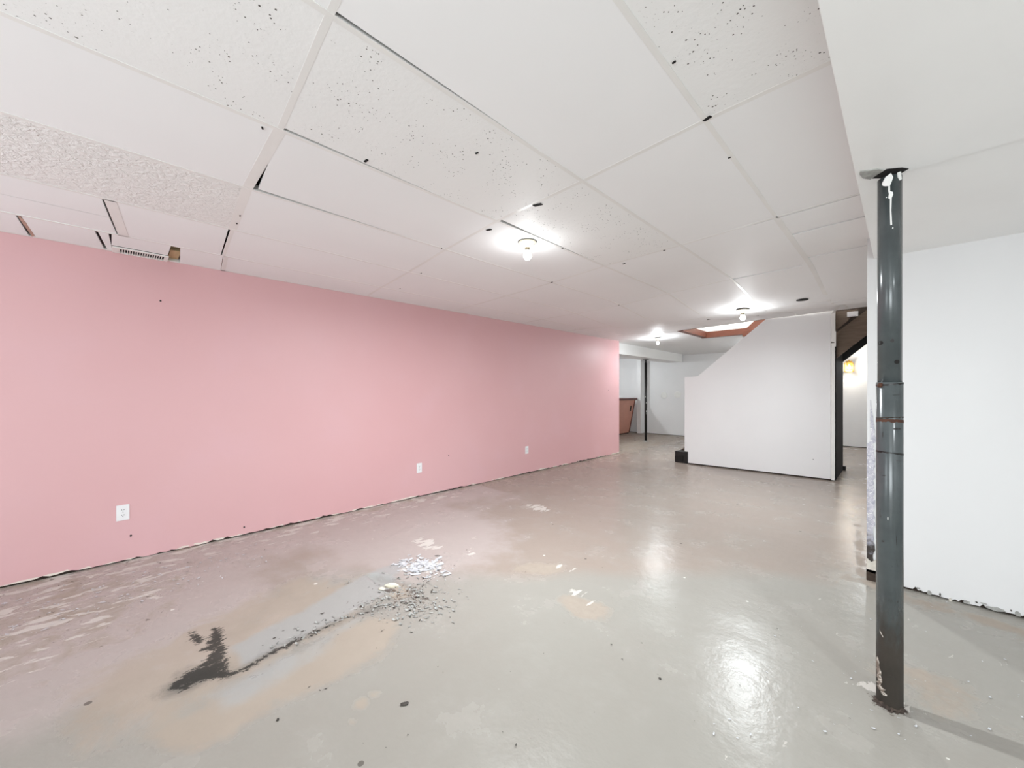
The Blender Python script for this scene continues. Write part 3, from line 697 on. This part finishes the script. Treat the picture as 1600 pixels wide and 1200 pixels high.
# ------------------------------------------------------------------ lamps
def lampholder(x, y, z, power, label):
    L = thing('ceiling_lamp', label, 'lamp', (x, y, z), 0, None)
    MB().lathe([(.062, 0), (.064, -.004), (.062, -.010), (.050, -.016), (.036, -.024), (.026, -.034), (.021, -.042)][::-1], 32).build('porcelain_base', m_porc, L, True)
    MB().lathe([(.067, 0), (.067, -.003)][::-1], 32).build('dark_gasket', m_slot, L)
    for a in (.78, .78+PI): MB().lathe([(.004, -.016), (.004, -.013)], 8).build('screw', m_metal, L, loc=(.050*math.cos(a), .050*math.sin(a), 0))
    MB().lathe([(.016, -.062), (.018, -.042)], 20).build('socket', m_metal, L, True)
    MB().lathe([(.002, -.128), (.014, -.124), (.025, -.112), (.029, -.098), (.026, -.082), (.018, -.068), (.015, -.060)], 24).build('bulb', m_bulb, L, True)
    lo = bulb_or_fill((x, y, z-.165), power, r=.03); return L
labels = ['ivory porcelain ceiling lampholder with lit bare bulb, nearest to the camera', 'porcelain lampholder with lit bare bulb on the sagging tiles before the stair opening', 'lit bare bulb in a porcelain lampholder above the end of the pink wall']
for (x, y, z, p_, d_), lb in zip(LAMPS, labels): lampholder(x, y, z, p_, lb); disc_light((x, y, z-.135), d_)

# wall sconce in the back corridor
sc_ = thing('wall_sconce', 'lit brass lantern sconce on the white wall beyond the stairs', 'lamp', (-.876, 12.0, 1.86))
MB().box(-.045, -.02, -.06, .045, 0, .09).build('backplate', m_brass, sc_, bevel=.006)
MB().box(-.012, -.09, .085, .012, -.02, .10).build('arm', m_brass, sc_)
fr = MB()
for dx in (-.07, .07):
    for dy in (-.16, -.02): fr.box(dx-.006, dy-.006, -.11, dx+.006, dy+.006, .08)
fr.box(-.078, -.168, .08, .078, -.012, .095).box(-.078, -.168, -.122, .078, -.155, -.108).box(-.078, -.025, -.122, .078, -.012, -.108).box(-.078, -.168, -.122, -.065, -.012, -.108).box(.065, -.168, -.122, .078, -.012, -.108)
fr.build('lantern_frame', m_brass, sc_)
cr = MB()
for k in range(8):
    a = 2*PI*k/8; cr.box(.05*math.cos(a)-.008, -.09+.05*math.sin(a)-.008, .095, .05*math.cos(a)+.008, -.09+.05*math.sin(a)+.008, .135)
cr.lathe([(.03, .09), (.02, .14), (.004, .16)], 12, (0, -.09, 0)).build('crown', m_brass, sc_)
gm = NT('lantern_glass'); gm.set((1, .97, .9), .1); gm.b.inputs['Transmission Weight'].default_value = 1; gm.b.inputs['IOR'].default_value = 1.1
MB().box(-.062, -.158, -.10, .062, -.154, .078).box(-.066, -.15, -.10, -.062, -.03, .078).box(.062, -.15, -.10, .066, -.03, .078).build('pane', gm.m, sc_)
MB().lathe([(.012, -.05), (.02, -.02), (.018, .02), (.004, .05)], 16, (0, -.09, 0)).build('bulb', emis('sconce_bulb', (1, .92, .72), 30), sc_, True)
bulb_or_fill((-.876, 11.72, 1.84), 7, (1, .93, .82), .05)

# ------------------------------------------------------------------ outlets
def outlet(y, z, label, blank=False):
    o = thing('wall_outlet', label, 'outlet', (XW, y, z), 0, None)
    MB().box(0, -.036, -.059, .005, .036, .059).build('cover_plate', m_plastic, o, bevel=.0025)
    for dz in (-.020, .020):
        s_ = MB().prism([(.017*math.cos(2*PI*k/16), max(-.0135, min(.0135, .017*math.sin(2*PI*k/16)))+dz) for k in range(16)], 'x', .005, .0068).build('socket_face', m_plastic, o)
        for dy in (-.0065, .0065): MB().box(.0068, dy-.0016, dz-.001, .0073, dy+.0016, dz+.007).build('slot', m_slot, s_)
        MB().prism([(.003*math.cos(2*PI*k/8), dz-.007+.003*math.sin(2*PI*k/8)) for k in range(8)], 'x', .0068, .0073).build('ground_hole', m_slot, s_)
    MB().prism([(.003*math.cos(2*PI*k/8), .003*math.sin(2*PI*k/8)) for k in range(8)], 'x', .005, .006).build('screw', m_metal, o)
    return o
outlet(.007, .376, 'white duplex wall outlet low on the pink wall, nearest to the camera')
outlet(2.58, .358, 'white duplex wall outlet low on the pink wall, middle of three')
outlet(4.518, .371, 'white duplex wall outlet low on the pink wall, farthest toward the stairs')

# ------------------------------------------------------------------ air register
rgx = 0; rg_ = thing('air_register', 'white metal slotted air register in the ceiling edge above the pink wall', 'vent', (-4.12, .115, 2.348))
fr = MB(); y0, y1 = -.165, .145
fr.box(-.065, y0, -.008, -.046, y1, 0).box(.065, y0, -.008, .092, y1, 0).box(-.046, y0, -.008, .065, -.125, 0).box(-.046, .120, -.008, .065, y1, 0)
fr.build('face_frame', m_regm, rg_, bevel=.0015)
MB().box(-.06, y0+.01, .004, .085, y1-.01, .014).build('dark_duct', m_dark, rg_)
for k in range(18):
    yy = -.125+.245*(k+.0)/18; MB().box(-.047, yy-.0026, -.007, .066, yy+.0026, -.001).build('fin', m_regm, rg_)

# ------------------------------------------------------------------ loose debris on the floor
def chips(name, mat, label, n, fn, smin, smax, curl, seed, cat):
    rr_ = random.Random(seed); vs = []; fs = []
    for i in range(n):
        px, py = fn(rr_); 
        x, y = floorpt(px, py); s_ = smin+(smax-smin)*rr_.random()**2; a = rr_.uniform(0, PI); asp = rr_.uniform(.3, .8)
        cl = curl*s_*rr_.uniform(.2, 1); b = len(vs)
        for u in (-1, -.3, .4, 1):
            for v_ in (-1, 1):
                jx = rr_.uniform(.75, 1.1); lx, ly = u*s_*jx, v_*s_*asp*rr_.uniform(.6, 1)*(1-.35*abs(u))
                vs.append((x+lx*math.cos(a)-ly*math.sin(a), y+lx*math.sin(a)+ly*math.cos(a), .003+cl*u*u+(.3*cl*(v_ > 0))))
        fs += [(b, b+2, b+3, b+1), (b+2, b+4, b+5, b+3), (b+4, b+6, b+7, b+5)]
    o = mesh(name, vs, fs, mat, None, False, 'stuff'); tag(o, label, cat); return o
g = lambda r_, cx_, cy2, sx, sy: (r_.gauss(cx_, sx), r_.gauss(cy2, sy))
chips('paint_chips', m_chip, 'curled grey paint chips scattered thickly around the shallow hole in the floor', 420,
      lambda r_: g(r_, 648, 940, 32, 16) if r_.random() < .7 else (lambda u: (440+270*u+r_.gauss(0, 10), 1008-118*u+r_.gauss(0, 5)))(r_.random()), .004, .016, .5, 21, 'paint chips')
chips('paint_chips', m_chipd, 'small dark paint chips strewn along the crack in the floor', 130,
      lambda r_: g(r_, 645, 938, 35, 20) if r_.random() < .6 else (lambda u: (440+270*u+r_.gauss(0, 14), 1005-118*u+r_.gauss(0, 8)))(r_.random()), .003, .011, .4, 22, 'paint chips')
chips('paint_flakes', m_chipw, 'bright white paint flakes heaped beside the shallow hole in the floor', 260,
      lambda r_: g(r_, 655, 885, 17, 7) if r_.random() < .8 else g(r_, 676, 893, 18, 8), .005, .032, .18, 23, 'paint flakes')
chips('floor_flecks', m_chipd, 'tiny dark flecks scattered over the open concrete floor', 60,
      lambda r_: (r_.uniform(420, 1360), r_.uniform(760, 1180)), .002, .006, .3, 24, 'debris')
chips('plaster_crumbs', m_chipw, 'white plaster crumbs scattered on the floor around the grey post', 70,
      lambda r_: (r_.uniform(1100, 1600), r_.uniform(940, 1160)), .002, .008, .3, 25, 'debris')
chips('wall_debris', m_chipw, 'pale plaster flakes lying on the floor along the pink wall', 220,
      lambda r_: (lambda u: (u*420, 935-.215*u*420+r_.uniform(2, 75)*(1-.5*u)))(r_.random()), .003, .014, .15, 26, 'debris')
chips('wall_grit', m_chipd, 'dark grit lying on the floor along the pink wall', 140,
      lambda r_: (lambda u: (u*700, 928-.2185*u*700+abs(r_.gauss(0, 14))))(r_.random()), .002, .007, .3, 27, 'debris')
def lump(name, px, py, sx, sy, sz, rot, mat, label, cat, seed, dz=0):
    b = bmesh.new(); bmesh.ops.create_icosphere(b, subdivisions=3, radius=1); rr_ = random.Random(seed)
    ph = [rr_.uniform(0, 6) for _ in range(6)]
    for v_ in b.verts:
        k = 1+.14*math.sin(3*v_.co.x+ph[0])+.12*math.sin(4*v_.co.y+ph[1])+.08*math.sin(7*v_.co.z+ph[2]+3*v_.co.x)+.05*math.sin(11*v_.co.x+ph[3])
        v_.co = Vector((v_.co.x*sx*k, v_.co.y*sy*k, v_.co.z*sz*k))
    me_ = bpy.data.meshes.new(name); b.to_mesh(me_); b.free(); me_.materials.append(mat)
    for p_ in me_.polygons: p_.use_smooth = True
    o_ = bpy.data.objects.new(name, me_); C.objects.link(o_); x, y = floorpt(px, py); o_.location = (x, y, sz*.9+dz); o_.rotation_euler = (0, 0, rot)
    return tag(o_, label, cat)
lump('plaster_lump', 612, 916, .052, .018, .014, .75, m_lump, 'cream plaster lump lying across the shallow floor hole', 'plaster', 3, -.008)
lump('plaster_lump', 597, 921, .022, .014, .006, .3, m_lump, 'small flat cream crumb just left of the bigger plaster lump', 'plaster', 5)
lump('debris_chip', 632, 1101, .016, .009, .004, 1.0, m_chipd, 'black chip alone on bare grey floor at the bottom of the view', 'debris', 6)
lump('debris_chip', 434, 1126, .006, .005, .004, .2, m_chipd, 'small black chip at the bottom edge of the view, left of the others', 'debris', 7)
lump('debris_chip', 1031, 1061, .007, .004, .003, .2, m_chipd, 'tiny black chip on the floor below the nearer lamp reflection', 'debris', 8)
lump('debris_chip', 684, 869, .022, .006, .003, .75, m_chipd, 'dark splinter lying just beyond the white paint flakes', 'debris', 9)
